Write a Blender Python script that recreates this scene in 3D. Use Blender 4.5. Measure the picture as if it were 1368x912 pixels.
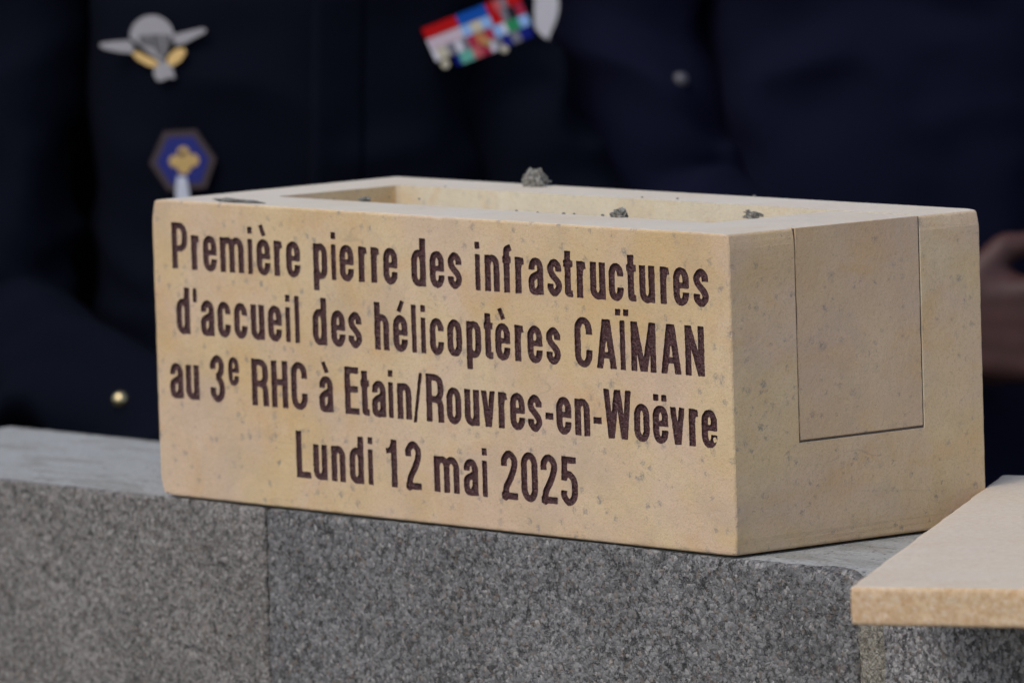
import bpy, bmesh, math, random
import numpy as np
from mathutils import Vector, Matrix, noise
from mathutils.bvhtree import BVHTree
from mathutils.geometry import delaunay_2d_cdt

random.seed(7)
R = math.radians
scene = bpy.context.scene
COL = scene.collection
for _o in list(bpy.data.objects):
    bpy.data.objects.remove(_o, do_unlink=True)

# ------------------------------------------------------------------ camera
CAM = Vector((4.156374, -3.191663, 0.586414))
RIGHT = Vector((0.64638125, 0.76241498, -0.03024358))
UP = Vector((-0.05158264, 0.08320973, 0.99519615))
FWD = Vector((-0.76126901, 0.64171609, -0.09311259))
FPX = 10488.43                       # focal length in pixels of a 1368 px wide picture
cd = bpy.data.cameras.new('camera')
cam = bpy.data.objects.new('camera', cd)
COL.objects.link(cam)
m = Matrix((RIGHT, UP, -FWD)).transposed().to_4x4()
m.translation = CAM
cam.matrix_world = m
cd.sensor_fit = 'HORIZONTAL'
cd.sensor_width = 36.0
cd.lens = FPX * 36.0 / 1368.0
cd.clip_start = 0.1
cd.clip_end = 500
cd.dof.use_dof = True
cd.dof.focus_distance = 4.86
cd.dof.aperture_fstop = 10.4
scene.camera = cam

# ------------------------------------------------------------------ light
SUN_DIR = Vector((0.14, -0.74, 0.92)).normalized()     # towards the light
el = math.asin(SUN_DIR.z)
az = math.atan2(SUN_DIR.x, SUN_DIR.y)
world = bpy.data.worlds.new("World")
scene.world = world
world.use_nodes = True
wn = world.node_tree
for n in list(wn.nodes):
    wn.nodes.remove(n)
sky = wn.nodes.new('ShaderNodeTexSky')
sky.sky_type = 'NISHITA'
sky.sun_disc = False
sky.sun_elevation = el
sky.sun_rotation = az
sky.air_density = 1.0
sky.dust_density = 3.0
sky.ozone_density = 0.6
bg = wn.nodes.new('ShaderNodeBackground')
bg.inputs['Strength'].default_value = 0.15
wo = wn.nodes.new('ShaderNodeOutputWorld')
wn.links.new(sky.outputs[0], bg.inputs['Color'])
wn.links.new(bg.outputs[0], wo.inputs['Surface'])
sd = bpy.data.lights.new('sun', 'SUN')
sd.energy = 1.0
sd.angle = R(28)
sd.color = (1.0, 0.95, 0.885)
sun = bpy.data.objects.new('sun', sd)
COL.objects.link(sun)
sun.rotation_euler = (-SUN_DIR).to_track_quat('-Z', 'Y').to_euler()
sun.location = (0, -3, 4)
vs = scene.view_settings
vs.view_transform = 'Standard'
vs.look = 'None'
vs.exposure = -0.10
vs.gamma = 1.0
vs.use_curve_mapping = False

# ------------------------------------------------------------------ helpers
def px_ray(x, y):
    return FWD + RIGHT * ((x - 684) / FPX) - UP * ((y - 456) / FPX)

def at(x, y, depth):
    """world point seen at photo pixel (x, y), at a given distance along the view axis"""
    return CAM + px_ray(x, y) * depth

def tag(o, label=None, cat=None, group=None, kind=None):
    if label: o['label'] = label
    if cat: o['category'] = cat
    if group: o['group'] = group
    if kind: o['kind'] = kind
    return o

def empty(name, loc=(0, 0, 0)):
    o = bpy.data.objects.new(name, None)
    o.empty_display_size = 0.05
    o.location = loc
    COL.objects.link(o)
    return o

def link(name, me, mats=(), parent=None, smooth=False):
    o = bpy.data.objects.new(name, me)
    COL.objects.link(o)
    for mt in (mats if isinstance(mats, (list, tuple)) else [mats]):
        me.materials.append(mt)
    if parent is not None:
        o.parent = parent
        o.matrix_parent_inverse = Matrix.Translation(-Vector(parent.location))
    if smooth and len(me.polygons):
        me.polygons.foreach_set('use_smooth', [True] * len(me.polygons))
    return o

def pydata(name, v, f):
    me = bpy.data.meshes.new(name)
    me.from_pydata([tuple(p) for p in v], [], f)
    me.update()
    return me

def hash3(ix, iy, iz, seed):
    h = (ix * 374761393 + iy * 668265263 + iz * 2147483647 + seed * 1274126177) & 0xFFFFFFFF
    h = ((h ^ (h >> 13)) * 1103515245) & 0xFFFFFFFF
    h = ((h ^ (h >> 16)) * 2654435761) & 0xFFFFFFFF
    return ((h ^ (h >> 15)) & 0xFFFFFF) / float(0xFFFFFF)

def vnoise(p, scale, seed=0):
    """value noise in -1..1 for an (n,3) array"""
    q = np.asarray(p, float) / scale + 1000.0
    i = np.floor(q).astype(np.int64)
    t = q - i
    t = t * t * (3 - 2 * t)
    out = 0
    for dx in (0, 1):
        wx = t[:, 0] if dx else 1 - t[:, 0]
        for dy in (0, 1):
            wy = t[:, 1] if dy else 1 - t[:, 1]
            for dz in (0, 1):
                wz = t[:, 2] if dz else 1 - t[:, 2]
                out = out + wx * wy * wz * hash3(i[:, 0] + dx, i[:, 1] + dy, i[:, 2] + dz, seed)
    return out * 2 - 1

# ------------------------------------------------------------------ materials
class NT:
    def __init__(self, name):
        self.m = bpy.data.materials.new(name)
        self.m.use_nodes = True
        self.t = self.m.node_tree
        self.b = self.t.nodes['Principled BSDF']
        self.co = self.n('ShaderNodeTexCoord').outputs['Object']
    def n(self, kind, **kw):
        nd = self.t.nodes.new(kind)
        for k, v in kw.items():
            if k in nd.inputs.keys():
                s = nd.inputs[k]
                if hasattr(v, 'links') or hasattr(v, 'is_output'):
                    self.t.links.new(v, s)
                else:
                    s.default_value = v
            else:
                setattr(nd, k, v)
        return nd
    def mapping(self, scale=(1, 1, 1), rot=(0, 0, 0), loc=(0, 0, 0)):
        nd = self.n('ShaderNodeMapping', Scale=scale, Rotation=rot, Location=loc)
        self.t.links.new(self.co, nd.inputs['Vector'])
        return nd.outputs[0]
    def noise(self, scale, detail=3, rough=0.55, vec=None, dist=0.0, out='Fac'):
        nd = self.n('ShaderNodeTexNoise', Scale=scale, Detail=detail, Roughness=rough, Distortion=dist)
        self.t.links.new(vec or self.co, nd.inputs['Vector'])
        return nd.outputs[out]
    def voro(self, scale, out='Distance', vec=None, feature='F1', rnd=1.0):
        nd = self.n('ShaderNodeTexVoronoi', Scale=scale, feature=feature)
        nd.inputs['Randomness'].default_value = rnd
        self.t.links.new(vec or self.co, nd.inputs['Vector'])
        return nd.outputs[out]
    def ramp(self, fac, *stops, interp='LINEAR'):
        nd = self.n('ShaderNodeValToRGB')
        cr = nd.color_ramp
        cr.interpolation = interp
        while len(cr.elements) < len(stops):
            cr.elements.new(0.5)
        for e, (p, c) in zip(cr.elements, stops):
            e.position = p
            e.color = (c, c, c, 1) if isinstance(c, (int, float)) else (*c, 1)
        self.t.links.new(fac, nd.inputs[0])
        return nd.outputs[0]
    def mix(self, fac, a, b, blend='MIX'):
        nd = self.n('ShaderNodeMix', data_type='RGBA', blend_type=blend)
        for s, v in ((nd.inputs[0], fac), (nd.inputs[6], a), (nd.inputs[7], b)):
            if isinstance(v, tuple):
                s.default_value = (*v, 1)
            elif isinstance(v, (int, float)):
                s.default_value = v
            else:
                self.t.links.new(v, s)
        return nd.outputs[2]
    def math(self, op, a, b=0.0, clamp=False):
        nd = self.n('ShaderNodeMath', operation=op, use_clamp=clamp)
        for s, v in ((nd.inputs[0], a), (nd.inputs[1], b)):
            if isinstance(v, (int, float)):
                s.default_value = v
            else:
                self.t.links.new(v, s)
        return nd.outputs[0]
    def bump(self, h, strength=0.5, dist=0.001, prev=None):
        nd = self.n('ShaderNodeBump', Strength=strength, Distance=dist)
        self.t.links.new(h, nd.inputs['Height'])
        if prev: self.t.links.new(prev, nd.inputs['Normal'])
        return nd.outputs[0]
    def done(self, color=None, rough=0.8, normal=None, metal=0.0, spec=0.3):
        b = self.b
        for key, v in (('Base Color', color), ('Roughness', rough), ('Normal', normal), ('Metallic', metal), ('Specular IOR Level', spec)):
            if v is None: continue
            s = b.inputs[key]
            if isinstance(v, tuple): s.default_value = (*v, 1)
            elif isinstance(v, (int, float)): s.default_value = v
            else: self.t.links.new(v, s)
        return self.m

def sandstone(name, warm, pale, rose, specks=1.0, grain=1.0, bed=(R(24), R(-14), 0), dust=0.75, mott=0.0):
    N = NT(name)
    N.co = N.mapping(loc=(3.171, 1.733, 2.319))     # keeps the faces off the noise lattice planes
    big = N.noise(7, 4, 0.6)
    mid = N.noise(30, 4, 0.6)
    base = N.mix(N.ramp(big, (0.35, 0.0), (0.66, 1.0)), warm, pale)
    # rose and ochre bedding that runs through the block
    bv = N.mapping(scale=(7, 7, 10), rot=bed)
    bands = N.noise(1.6, 4, 0.55, vec=bv, dist=0.5)
    base = N.mix(N.math('MULTIPLY', N.ramp(bands, (0.40, 0.0), (0.60, 1.0)), 0.7), base, rose)
    ochre = N.noise(2.6, 5, 0.6, vec=bv, dist=0.8)
    base = N.mix(N.math('MULTIPLY', N.ramp(ochre, (0.52, 0.0), (0.68, 1.0)), 0.42), base, (0.60, 0.36, 0.15))
    base = N.mix(N.math('MULTIPLY', N.ramp(mid, (0.4, 0.0), (0.7, 1.0)), 0.30), base, tuple(c * 0.80 for c in warm))
    # fine sand grain
    fine = N.noise(900, 2, 0.7)
    base = N.mix(N.math('MULTIPLY', N.ramp(fine, (0.35, 0.0), (0.65, 1.0)), 0.20 * grain), base, (0.72, 0.60, 0.42))
    grit = N.voro(1300, 'Color')
    sep = N.n('ShaderNodeSeparateColor'); N.t.links.new(grit, sep.inputs[0])
    base = N.mix(N.math('MULTIPLY', N.ramp(sep.outputs[0], (0.72, 0.0), (0.95, 1.0)), 0.28 * grain), base, tuple(c * 0.6 for c in warm))
    if mott:
        base = N.mix(N.math('MULTIPLY', N.ramp(N.noise(230, 4, 0.7), (0.42, 0.0), (0.62, 1.0)), mott), base, (0.42, 0.23, 0.10))
        base = N.mix(N.math('MULTIPLY', N.ramp(N.noise(310, 4, 0.7), (0.50, 0.0), (0.66, 1.0)), mott * 0.8), base, (0.70, 0.64, 0.55))
    # thin wandering hairlines along the bedding
    hv = N.mapping(scale=(1, 1, 4.5), rot=bed)
    hl = N.noise(5.5, 2, 0.45, vec=hv, dist=0.0)
    hair = N.ramp(hl, (0.496, 0.0), (0.5, 1.0), (0.504, 0.0))
    brk = N.ramp(N.noise(22, 3, 0.6), (0.50, 0.0), (0.62, 1.0))
    base = N.mix(N.math('MULTIPLY', N.math('MULTIPLY', hair, brk), 0.26), base, (0.20, 0.165, 0.135))
    # grey-blue mineral flecks, star-like with ragged arms, in loose drifts
    wv = N.n('ShaderNodeVectorMath', operation='ADD')
    nz = N.noise(620, 2, 0.7, out='Color')
    ms = N.n('ShaderNodeVectorMath', operation='SCALE'); N.t.links.new(nz, ms.inputs[0]); ms.inputs['Scale'].default_value = 0.0065
    N.t.links.new(N.co, wv.inputs[0]); N.t.links.new(ms.outputs[0], wv.inputs[1])
    total = None
    for sc, rad, thr, amt in ((88, 0.26, 0.52, 0.7), (170, 0.32, 0.62, 0.6), (40, 0.15, 0.35, 0.75)):
        d = N.voro(sc, 'Distance', vec=wv.outputs[0])
        c = N.voro(sc, 'Color', vec=wv.outputs[0])
        sp = N.n('ShaderNodeSeparateColor'); N.t.links.new(c, sp.inputs[0])
        spot = N.ramp(d, (rad * 0.35, 1.0), (rad, 0.0))
        keep = N.ramp(sp.outputs[1], (thr, 0.0), (thr + 0.1, 1.0))
        k = N.math('MULTIPLY', N.math('MULTIPLY', spot, keep), amt)
        total = k if total is None else N.math('MAXIMUM', total, k)
    drift = N.ramp(N.noise(11, 3, 0.6), (0.36, 0.6), (0.60, 1.0))
    patchy = N.ramp(N.noise(520, 2, 0.6), (0.36, 0.25), (0.56, 1.0))
    total = N.math('MULTIPLY', N.math('MULTIPLY', N.math('MULTIPLY', total, drift), patchy), specks)
    cl = N.ramp(N.noise(16, 5, 0.65, dist=0.4), (0.50, 0.0), (0.68, 1.0))
    base = N.mix(N.math('MULTIPLY', cl, 0.30 * specks), base, (0.40, 0.335, 0.27))
    base = N.mix(total, base, (0.165, 0.178, 0.198))
    # stone dust lying on faces that look up
    ge = N.n('ShaderNodeNewGeometry')
    sx = N.n('ShaderNodeSeparateXYZ'); N.t.links.new(ge.outputs['True Normal'], sx.inputs[0])
    du = N.math('MULTIPLY', N.ramp(sx.outputs[2], (0.75, 0.0), (0.97, 1.0)), N.ramp(N.noise(18, 4, 0.6), (0.3, dust * 0.75), (0.6, dust)))
    base = N.mix(du, base, (0.68, 0.655, 0.585))
    h = N.math('ADD', N.math('MULTIPLY', fine, 0.5), N.math('MULTIPLY', N.noise(260, 3, 0.6), 0.8))
    h = N.math('SUBTRACT', h, N.math('MULTIPLY', total, 0.6))
    nrm = N.bump(h, 0.55, 0.0008)
    nrm = N.bump(N.noise(45, 3, 0.5), 0.25, 0.002, nrm)
    return N.done(base, 0.88, nrm, spec=0.2)

M_STONE = sandstone('sandstone', (0.605, 0.432, 0.228), (0.675, 0.55, 0.365), (0.615, 0.465, 0.375))
M_CUT = sandstone('sandstone_sawn', (0.71, 0.65, 0.49), (0.76, 0.71, 0.57), (0.72, 0.65, 0.51), specks=0.4)
M_PLUG = sandstone('sandstone_plug', (0.57, 0.40, 0.235), (0.62, 0.48, 0.34), (0.56, 0.42, 0.335), specks=0.9, bed=(R(12), R(4), 0))
M_SLAB = sandstone('sandstone_slab', (0.62, 0.45, 0.27), (0.68, 0.55, 0.38), (0.66, 0.50, 0.37), specks=0.10, grain=0.9, bed=(R(80), 0, R(30)), dust=0.60, mott=0.55)

def concrete(name, dark, light, coarse=1.0, seed=0.0):
    N = NT(name)
    N.co = N.mapping(loc=(seed + 2.137, seed * 0.7 + 1.417, 0.771))
    v = N.co
    wv = N.n('ShaderNodeVectorMath', operation='ADD')
    nz = N.noise(260 * coarse, 2, 0.6, vec=v, out='Color')
    ms = N.n('ShaderNodeVectorMath', operation='SCALE'); N.t.links.new(nz, ms.inputs[0]); ms.inputs['Scale'].default_value = 0.004
    N.t.links.new(v, wv.inputs[0]); N.t.links.new(ms.outputs[0], wv.inputs[1])
    v = wv.outputs[0]
    c1 = N.voro(330 * coarse, 'Color', vec=v)
    s1 = N.n('ShaderNodeSeparateColor'); N.t.links.new(c1, s1.inputs[0])
    d1 = N.voro(330 * coarse, 'Distance', vec=v)
    base = N.mix(N.ramp(s1.outputs[0], (0.1, 0.0), (0.9, 1.0)), dark, light)
    big = N.ramp(N.noise(12, 4, 0.6, vec=v), (0.3, 0.78), (0.7, 1.18))
    base = N.mix(1.0, base, big, 'MULTIPLY')
    # dark pores between the grains
    pore = N.ramp(N.noise(230 * coarse, 3, 0.75, vec=v), (0.36, 1.0), (0.46, 0.0))
    base = N.mix(N.math('MULTIPLY', pore, 0.7), base, tuple(c * 0.40 for c in dark))
    pit = N.ramp(N.noise(130 * coarse, 4, 0.7, vec=v), (0.37, 1.0), (0.42, 0.0))
    base = N.mix(N.math('MULTIPLY', pit, 0.8), base, tuple(c * 0.25 for c in dark))
    edge = N.ramp(d1, (0.55, 0.0), (0.85, 1.0))
    base = N.mix(N.math('MULTIPLY', edge, 0.5), base, tuple(c * 0.5 for c in dark))
    # odd pale and brown sand grains
    base = N.mix(N.math('MULTIPLY', N.ramp(s1.outputs[1], (0.93, 0.0), (0.96, 1.0)), 0.55), base, (0.42, 0.41, 0.40))
    base = N.mix(N.math('MULTIPLY', N.ramp(s1.outputs[2], (0.9, 0.0), (0.95, 1.0)), 0.35), base, (0.25, 0.19, 0.14))
    h = N.math('SUBTRACT', N.math('MULTIPLY', N.math('SUBTRACT', 1.0, d1), 0.8), N.math('MULTIPLY', pore, 1.0))
    nrm = N.bump(h, 0.8, 0.0016)
    return N.done(base, 0.93, nrm, spec=0.2)

def concrete_top(name):
    """the trowelled top face: paler cement skin over the same grain"""
    N = NT(name)
    n1 = N.noise(420, 3, 0.7)
    str_ = N.noise(3.0, 4, 0.6, vec=N.mapping(scale=(5, 14, 6), rot=(0, 0, R(12))), dist=0.8)
    base = N.mix(N.ramp(n1, (0.35, 0.0), (0.65, 1.0)), (0.31, 0.325, 0.325), (0.44, 0.455, 0.45))
    base = N.mix(N.math('MULTIPLY', N.ramp(str_, (0.48, 0.0), (0.66, 1.0)), 0.55), base, (0.20, 0.19, 0.155))
    pore = N.ramp(N.noise(190, 3, 0.7), (0.34, 1.0), (0.42, 0.0))
    base = N.mix(N.math('MULTIPLY', pore, 0.6), base, (0.08, 0.08, 0.08))
    nrm = N.bump(N.math('SUBTRACT', n1, pore), 0.6, 0.001)
    return N.done(base, 0.9, nrm, spec=0.2)

M_BLOCK = [concrete('concrete_block_a', (0.18, 0.174, 0.170), (0.285, 0.277, 0.272), 1.3, 0.0),
           concrete('concrete_block_b', (0.140, 0.142, 0.147), (0.242, 0.245, 0.25), 1.12, 3.1),
           concrete('concrete_block_c', (0.12, 0.12, 0.125), (0.33, 0.33, 0.335), 1.15, 7.7)]
M_TOP = concrete_top('concrete_top')
M_MORTAR = concrete('mortar', (0.25, 0.24, 0.20), (0.38, 0.365, 0.315), 1.8, 1.3)
M_CRUMB = concrete('wet_mortar', (0.20, 0.20, 0.185), (0.35, 0.35, 0.32), 1.6, 2.2)

def paint_mat():
    N = NT('maroon_paint')
    n = N.noise(700, 3, 0.75)
    c = N.mix(N.ramp(n, (0.35, 0.0), (0.7, 1.0)), (0.036, 0.0055, 0.0065), (0.110, 0.030, 0.034))
    glint = N.ramp(N.noise(900, 3, 0.8, vec=N.mapping(loc=(1.3, 2.7, 0.9))), (0.52, 0.0), (0.66, 1.0))  # sparkle highlights, painted into the colour as lighter spots
    c = N.mix(N.math('MULTIPLY', glint, 0.75), c, (0.21, 0.115, 0.125))
    # a few worn grains where bare stone shows
    w = N.ramp(N.noise(240, 4, 0.8), (0.70, 0.0), (0.74, 1.0))
    c = N.mix(N.math('MULTIPLY', w, 0.7), c, (0.35, 0.25, 0.17))
    nrm = N.bump(N.math('ADD', N.math('MULTIPLY', n, 0.7), N.noise(430, 2, 0.6)), 1.0, 0.0030)
    return N.done(c, 0.33, nrm, spec=0.8)
M_PAINT = paint_mat()

def plain(name, col, rough=0.5, metal=0.0, var=0.15, scale=300, spec=0.4):
    N = NT(name)
    n = N.noise(scale, 3, 0.6)
    c = N.mix(n, tuple(x * (1 - var) for x in col), tuple(min(1, x * (1 + var)) for x in col))
    return N.done(c, rough, N.bump(n, 0.15, 0.0004), metal, spec)

def cloth(name, col, sheen=0.25, scale=1400):
    N = NT(name)
    w = N.noise(scale, 2, 0.6)
    c = N.mix(w, tuple(x * 0.8 for x in col), tuple(x * 1.2 for x in col))
    nrm = N.bump(w, 0.3, 0.0004)
    m = N.done(c, 0.95, nrm, spec=0.05)
    N.b.inputs['Sheen Weight'].default_value = sheen
    N.b.inputs['Sheen Roughness'].default_value = 0.6
    N.b.inputs['Sheen Tint'].default_value = (*[min(1, x * 8 + 0.02) for x in col], 1)
    return m
M_UNIFORM = cloth('navy_uniform_wool', (0.0034, 0.0046, 0.0105), 0.02)
M_SUIT = cloth('navy_suit_wool', (0.0056, 0.0068, 0.0195), 0.03)
M_BLACK = cloth('black_suit_wool', (0.0020, 0.0020, 0.0035), 0.0)
M_WHITE = cloth('white_shirt_cotton', (0.74, 0.76, 0.86), 0.1)

def skin(name, col):
    N = NT(name)
    n = N.noise(60, 4, 0.6)
    c = N.mix(N.ramp(n, (0.35, 0.0), (0.65, 1.0)), tuple(x * 0.85 for x in col), (col[0] * 1.15, col[1] * 1.0, col[2] * 1.0))
    m = N.done(c, 0.5, N.bump(N.noise(500, 3, 0.6), 0.2, 0.0005), spec=0.35)
    N.b.inputs['Subsurface Weight'].default_value = 0.15
    N.b.inputs['Subsurface Radius'].default_value = (0.01, 0.004, 0.002)
    N.b.inputs['Subsurface Scale'].default_value = 0.5
    return m
M_SKIN = skin('shaded_skin', (0.062, 0.030, 0.028))  # base colour darkened to carry the shade on the hands
M_SKIN2 = skin('fair_skin', (0.42, 0.25, 0.19))
M_HAIR = plain('dark_hair', (0.02, 0.014, 0.010), 0.6)
M_EYE = plain('eye_white', (0.7, 0.68, 0.65), 0.2)
M_IRIS = plain('eye_iris', (0.03, 0.02, 0.015), 0.2)

# ------------------------------------------------------------------ letters: signed distance strokes
KX = 1.38          # strokes are drawn isotropic, then widened by this: stems 5.0 mm, bars 3.6 mm
A_ = 31.0          # cap height, mm
X_ = 23.2          # x height, mm
T = 2.17           # half stroke, mm

def sd_seg(P, a, b):
    pa = P - a
    ba = np.array(b, float) - a
    h = np.clip((pa @ ba) / max(ba @ ba, 1e-9), 0, 1)
    return np.linalg.norm(pa - h[:, None] * ba, axis=1)

def stroke(P, pts, t=None, butt=(True, True)):
    t = T if t is None else t
    pts = [np.array(p, float) for p in pts]
    segs = [sd_seg(P, a, b) for a, b in zip(pts[:-1], pts[1:])]
    c = np.minimum.reduce(segs)
    d = c - t
    for k, on in enumerate(butt):
        if not on: continue
        e, q = (pts[0], pts[1]) if k == 0 else (pts[-1], pts[-2])
        dr = (e - q) / (np.linalg.norm(e - q) + 1e-9)
        s = (P - e) @ dr
        de = np.linalg.norm(P - e, axis=1)
        d = np.where((de <= c + 1e-6) & (s > 0), np.maximum(d, s), d)
        d = np.where((s <= 0) & (s > -0.5) & (de < t * 1.2) & (c < t), np.maximum(d, s), d)
    return d

def box(P, x0, x1, y0, y1):
    c = np.array([(x0 + x1) / 2, (y0 + y1) / 2]); h = np.array([(x1 - x0) / 2, (y1 - y0) / 2])
    q = np.abs(P - c) - h
    return np.linalg.norm(np.maximum(q, 0), axis=1) + np.minimum(q.max(axis=1), 0)

def arc(cx, cy, rx, ry, a0, a1, n=14):
    return [(cx + rx * math.cos(R(a0 + (a1 - a0) * i / n)), cy + ry * math.sin(R(a0 + (a1 - a0) * i / n))) for i in range(n + 1)]

def crom(pts, n=8):
    p = [pts[0]] + list(pts) + [pts[-1]]
    out = []
    for i in range(1, len(p) - 2):
        p0, p1, p2, p3 = [np.array(q, float) for q in p[i - 1:i + 3]]
        for k in range(n):
            t = k / n
            out.append(0.5 * ((2 * p1) + (-p0 + p2) * t + (2 * p0 - 5 * p1 + 4 * p2 - p3) * t * t + (-p0 + 3 * p1 - 3 * p2 + p3) * t ** 3))
    out.append(np.array(pts[-1], float))
    return out

WID = {'P': 16.2, 'r': 8.4, 'e': 14.0, 'm': 24.4, 'i': 4.9, 'l': 4.9, 'p': 14.1, 'd': 14.1, 's': 13.2, 'n': 14.0, 'f': 8.2, 'a': 14.2,
       't': 8.6, 'u': 13.7, 'c': 13.6, "'": 3.0, 'h': 14.2, 'o': 14.1, 'C': 16.2, 'A': 18.6, 'Ï': 4.9, 'M': 23.0, 'N': 17.4, '3': 14.6,
       '^': 11.0, 'R': 16.8, 'H': 16.6, 'E': 14.2, '/': 9.8, 'v': 14.3, '-': 8.0, 'W': 26.0, 'L': 14.6, '1': 10.6, '2': 15.2, '0': 15.6, '5': 15.2}

for _k in WID:
    if _k not in "il'Ï/-": WID[_k] = WID[_k] * 1.035 + 0.15

def glyph(ch, P):
    """P: points in stroke space (x/KX, y). Returns the signed distance, negative inside."""
    acc = None
    base = {'è': ('e', 'g'), 'é': ('e', 'a'), 'ë': ('e', 'd'), 'à': ('a', 'g'), 'Ï': ('I', 'D')}.get(ch)
    if base: ch, acc = base
    W = WID.get({'I': 'i'}.get(ch, ch), 14) / KX
    a, b, mx = T, W - T, W / 2
    rx = (b - a) / 2
    D = []
    if ch == '^':       # small raised e
        s = 0.80
        return glyph('e', np.stack([P[:, 0] / (11.0 / 14.0), (P[:, 1] - (A_ - 0.5 - X_ * s)) / s], 1)) * 0.79
    if ch in 'oe0cC':
        top = {'o': X_, 'e': X_, 'c': X_, '0': A_, 'C': A_}[ch] + 0.35
        bot = -0.35
        ry = 5.4 if top < 28 else 6.2
        ct, cb = top - T - ry, bot + T + ry
        if ch in 'o0':
            loop = arc(mx, ct, rx, ry, 0, 180) + arc(mx, cb, rx, ry, 180, 360)
            D.append(stroke(P, loop + [loop[0]], butt=(False, False)))
        elif ch == 'e':
            pts = [(b, X_ * 0.345)] + arc(mx, cb, rx, ry, 0, -180) + arc(mx, ct, rx, ry, 180, 0) + [(b, X_ * 0.53)]
            D.append(stroke(P, pts, butt=(True, False)))
            D.append(box(P, a, b + T, X_ * 0.53 - T * 0.82, X_ * 0.53 + T * 0.82))
        else:
            lo, hi = (0.36, 0.655) if ch == 'c' else (0.35, 0.66)
            h = X_ if ch == 'c' else A_
            D.append(stroke(P, [(b, h * lo)] + arc(mx, cb, rx, ry, 0, -180) + arc(mx, ct, rx, ry, 180, 0) + [(b, h * hi)]))
    elif ch in 'nhmur':
        if ch == 'u':
            Q = np.stack([W - P[:, 0], X_ - P[:, 1]], 1)
            return glyph('n', Q)
        D.append(box(P, 0, 2 * T, 0, A_ if ch == 'h' else X_))
        ry = 5.0
        if ch == 'r':
            D.append(stroke(P, crom([(a, X_ - 9.0), (a + 0.35, X_ - 5.6), (a + 1.5, X_ - T - 0.9), (W - 0.2, X_ - T - 0.35)]), t=T * 1.02))
        elif ch == 'm':
            r2 = (b - a) / 4
            for k in (0, 1):
                x0 = a + 2 * r2 * k
                D.append(stroke(P, arc(x0 + r2, X_ + 0.3 - T - ry, r2, ry, 170, 0) + [(x0 + 2 * r2, 0)], butt=(False, True)))
        else:
            D.append(stroke(P, arc(mx, X_ + 0.3 - T - ry, rx, ry, 170, 0) + [(b, 0)], butt=(False, True)))
    elif ch in 'dp':
        if ch == 'p':
            D.append(box(P, 0, 2 * T, -7.6, X_))
        else:
            D.append(box(P, W - 2 * T, W, 0, A_))
        ry = 5.2
        loop = arc(mx, X_ + 0.3 - T - ry, rx, ry, 0, 180) + arc(mx, -0.3 + T + ry, rx, ry, 180, 360)
        D.append(stroke(P, loop + [loop[0]], butt=(False, False)))
    elif ch == 's' or ch == '5' or ch == '2' or ch == '3':
        h = X_ if ch == 's' else A_
        if ch == 's':
            pts = [(b - 0.1, h * 0.665), (b - 0.25, h * 0.80), (mx, h + 0.3 - T), (a + 0.1, h * 0.79), (a + 0.55, h * 0.63), (mx, h * 0.50),
                   (b - 0.5, h * 0.37), (b, h * 0.22), (mx, T - 0.3), (a + 0.15, h * 0.20), (a, h * 0.335)]
            D.append(stroke(P, crom(pts)))
        elif ch == '3':
            pts = [(a + 0.1, h * 0.70), (a + 0.2, h * 0.82), (mx, h + 0.3 - T), (b - 0.2, h * 0.84), (b - 0.4, h * 0.65), (mx - 0.1, h * 0.535)]
            D.append(stroke(P, crom(pts), butt=(True, True)))
            pts = [(mx - 0.9, h * 0.535), (mx + 0.8, h * 0.52), (b, h * 0.38), (b - 0.1, h * 0.17), (mx, T - 0.3), (a + 0.1, h * 0.17), (a, h * 0.31)]
            D.append(stroke(P, crom(pts), butt=(True, True)))
        elif ch == '2':
            pts = [(a, h * 0.68), (a + 0.15, h * 0.83), (mx, h + 0.3 - T), (b - 0.1, h * 0.83), (b - 0.2, h * 0.66), (mx + 0.9, h * 0.45), (a + 1.2, h * 0.24), (a + 0.5, 1.2)]
            D.append(stroke(P, crom(pts), butt=(True, False)))
            D.append(box(P, 0.0, W, 0, 2 * T))
        else:
            D.append(box(P, 0.7, W - 0.5, h - 2 * T, h))
            D.append(stroke(P, [(a + 0.75, h - T), (a + 0.15, h * 0.50)], t=T * 0.95, butt=(False, True)))
            pts = [(a + 0.1, h * 0.53), (a + 0.8, h * 0.60), (mx + 0.2, h * 0.645 - 0.2), (b, h * 0.50), (b, h * 0.20), (mx, T - 0.3), (a + 0.1, h * 0.17), (a, h * 0.30)]
            D.append(stroke(P, crom(pts)))
    elif ch == 'a':
        ry = 4.6
        xr = W - T - 0.25
        rr = (xr - a) / 2
        D.append(stroke(P, [(a + 0.25, X_ * 0.675)] + arc(a + 0.15 + rr, X_ + 0.3 - T - ry, rr - 0.1, ry, 178, 0) + [(xr, X_ * 0.2), (xr + 0.25, 0)], butt=(True, True)))
        pts = [(xr, X_ * 0.60), (mx + 0.2, X_ * 0.535), (a + 0.45, X_ * 0.44), (a, X_ * 0.27), (a + 0.7, X_ * 0.11), (mx - 0.5, T - 0.3), (mx + 1.0, X_ * 0.10), (xr, X_ * 0.24)]
        D.append(stroke(P, crom(pts), butt=(False, False)))
    elif ch == 'f':
        sx = W * 0.47
        D.append(stroke(P, [(sx, 0), (sx, A_ - T - 4)] + crom([(sx, A_ - T - 4), (sx + 0.5, A_ - T - 1.3), (W + 0.1, A_ + 0.1 - T)]), butt=(True, True)))
        D.append(box(P, 0, W - 0.2, X_ - 2 * T, X_))
    elif ch == 't':
        sx = W * 0.45
        D.append(stroke(P, [(sx, A_ * 0.94), (sx, 4.4)] + crom([(sx, 4.4), (sx + 0.35, 2.4), (W - 0.1, T + 0.1)]), butt=(True, True)))
        D.append(box(P, 0, W, X_ - 2 * T, X_))
    elif ch in 'il':
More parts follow.
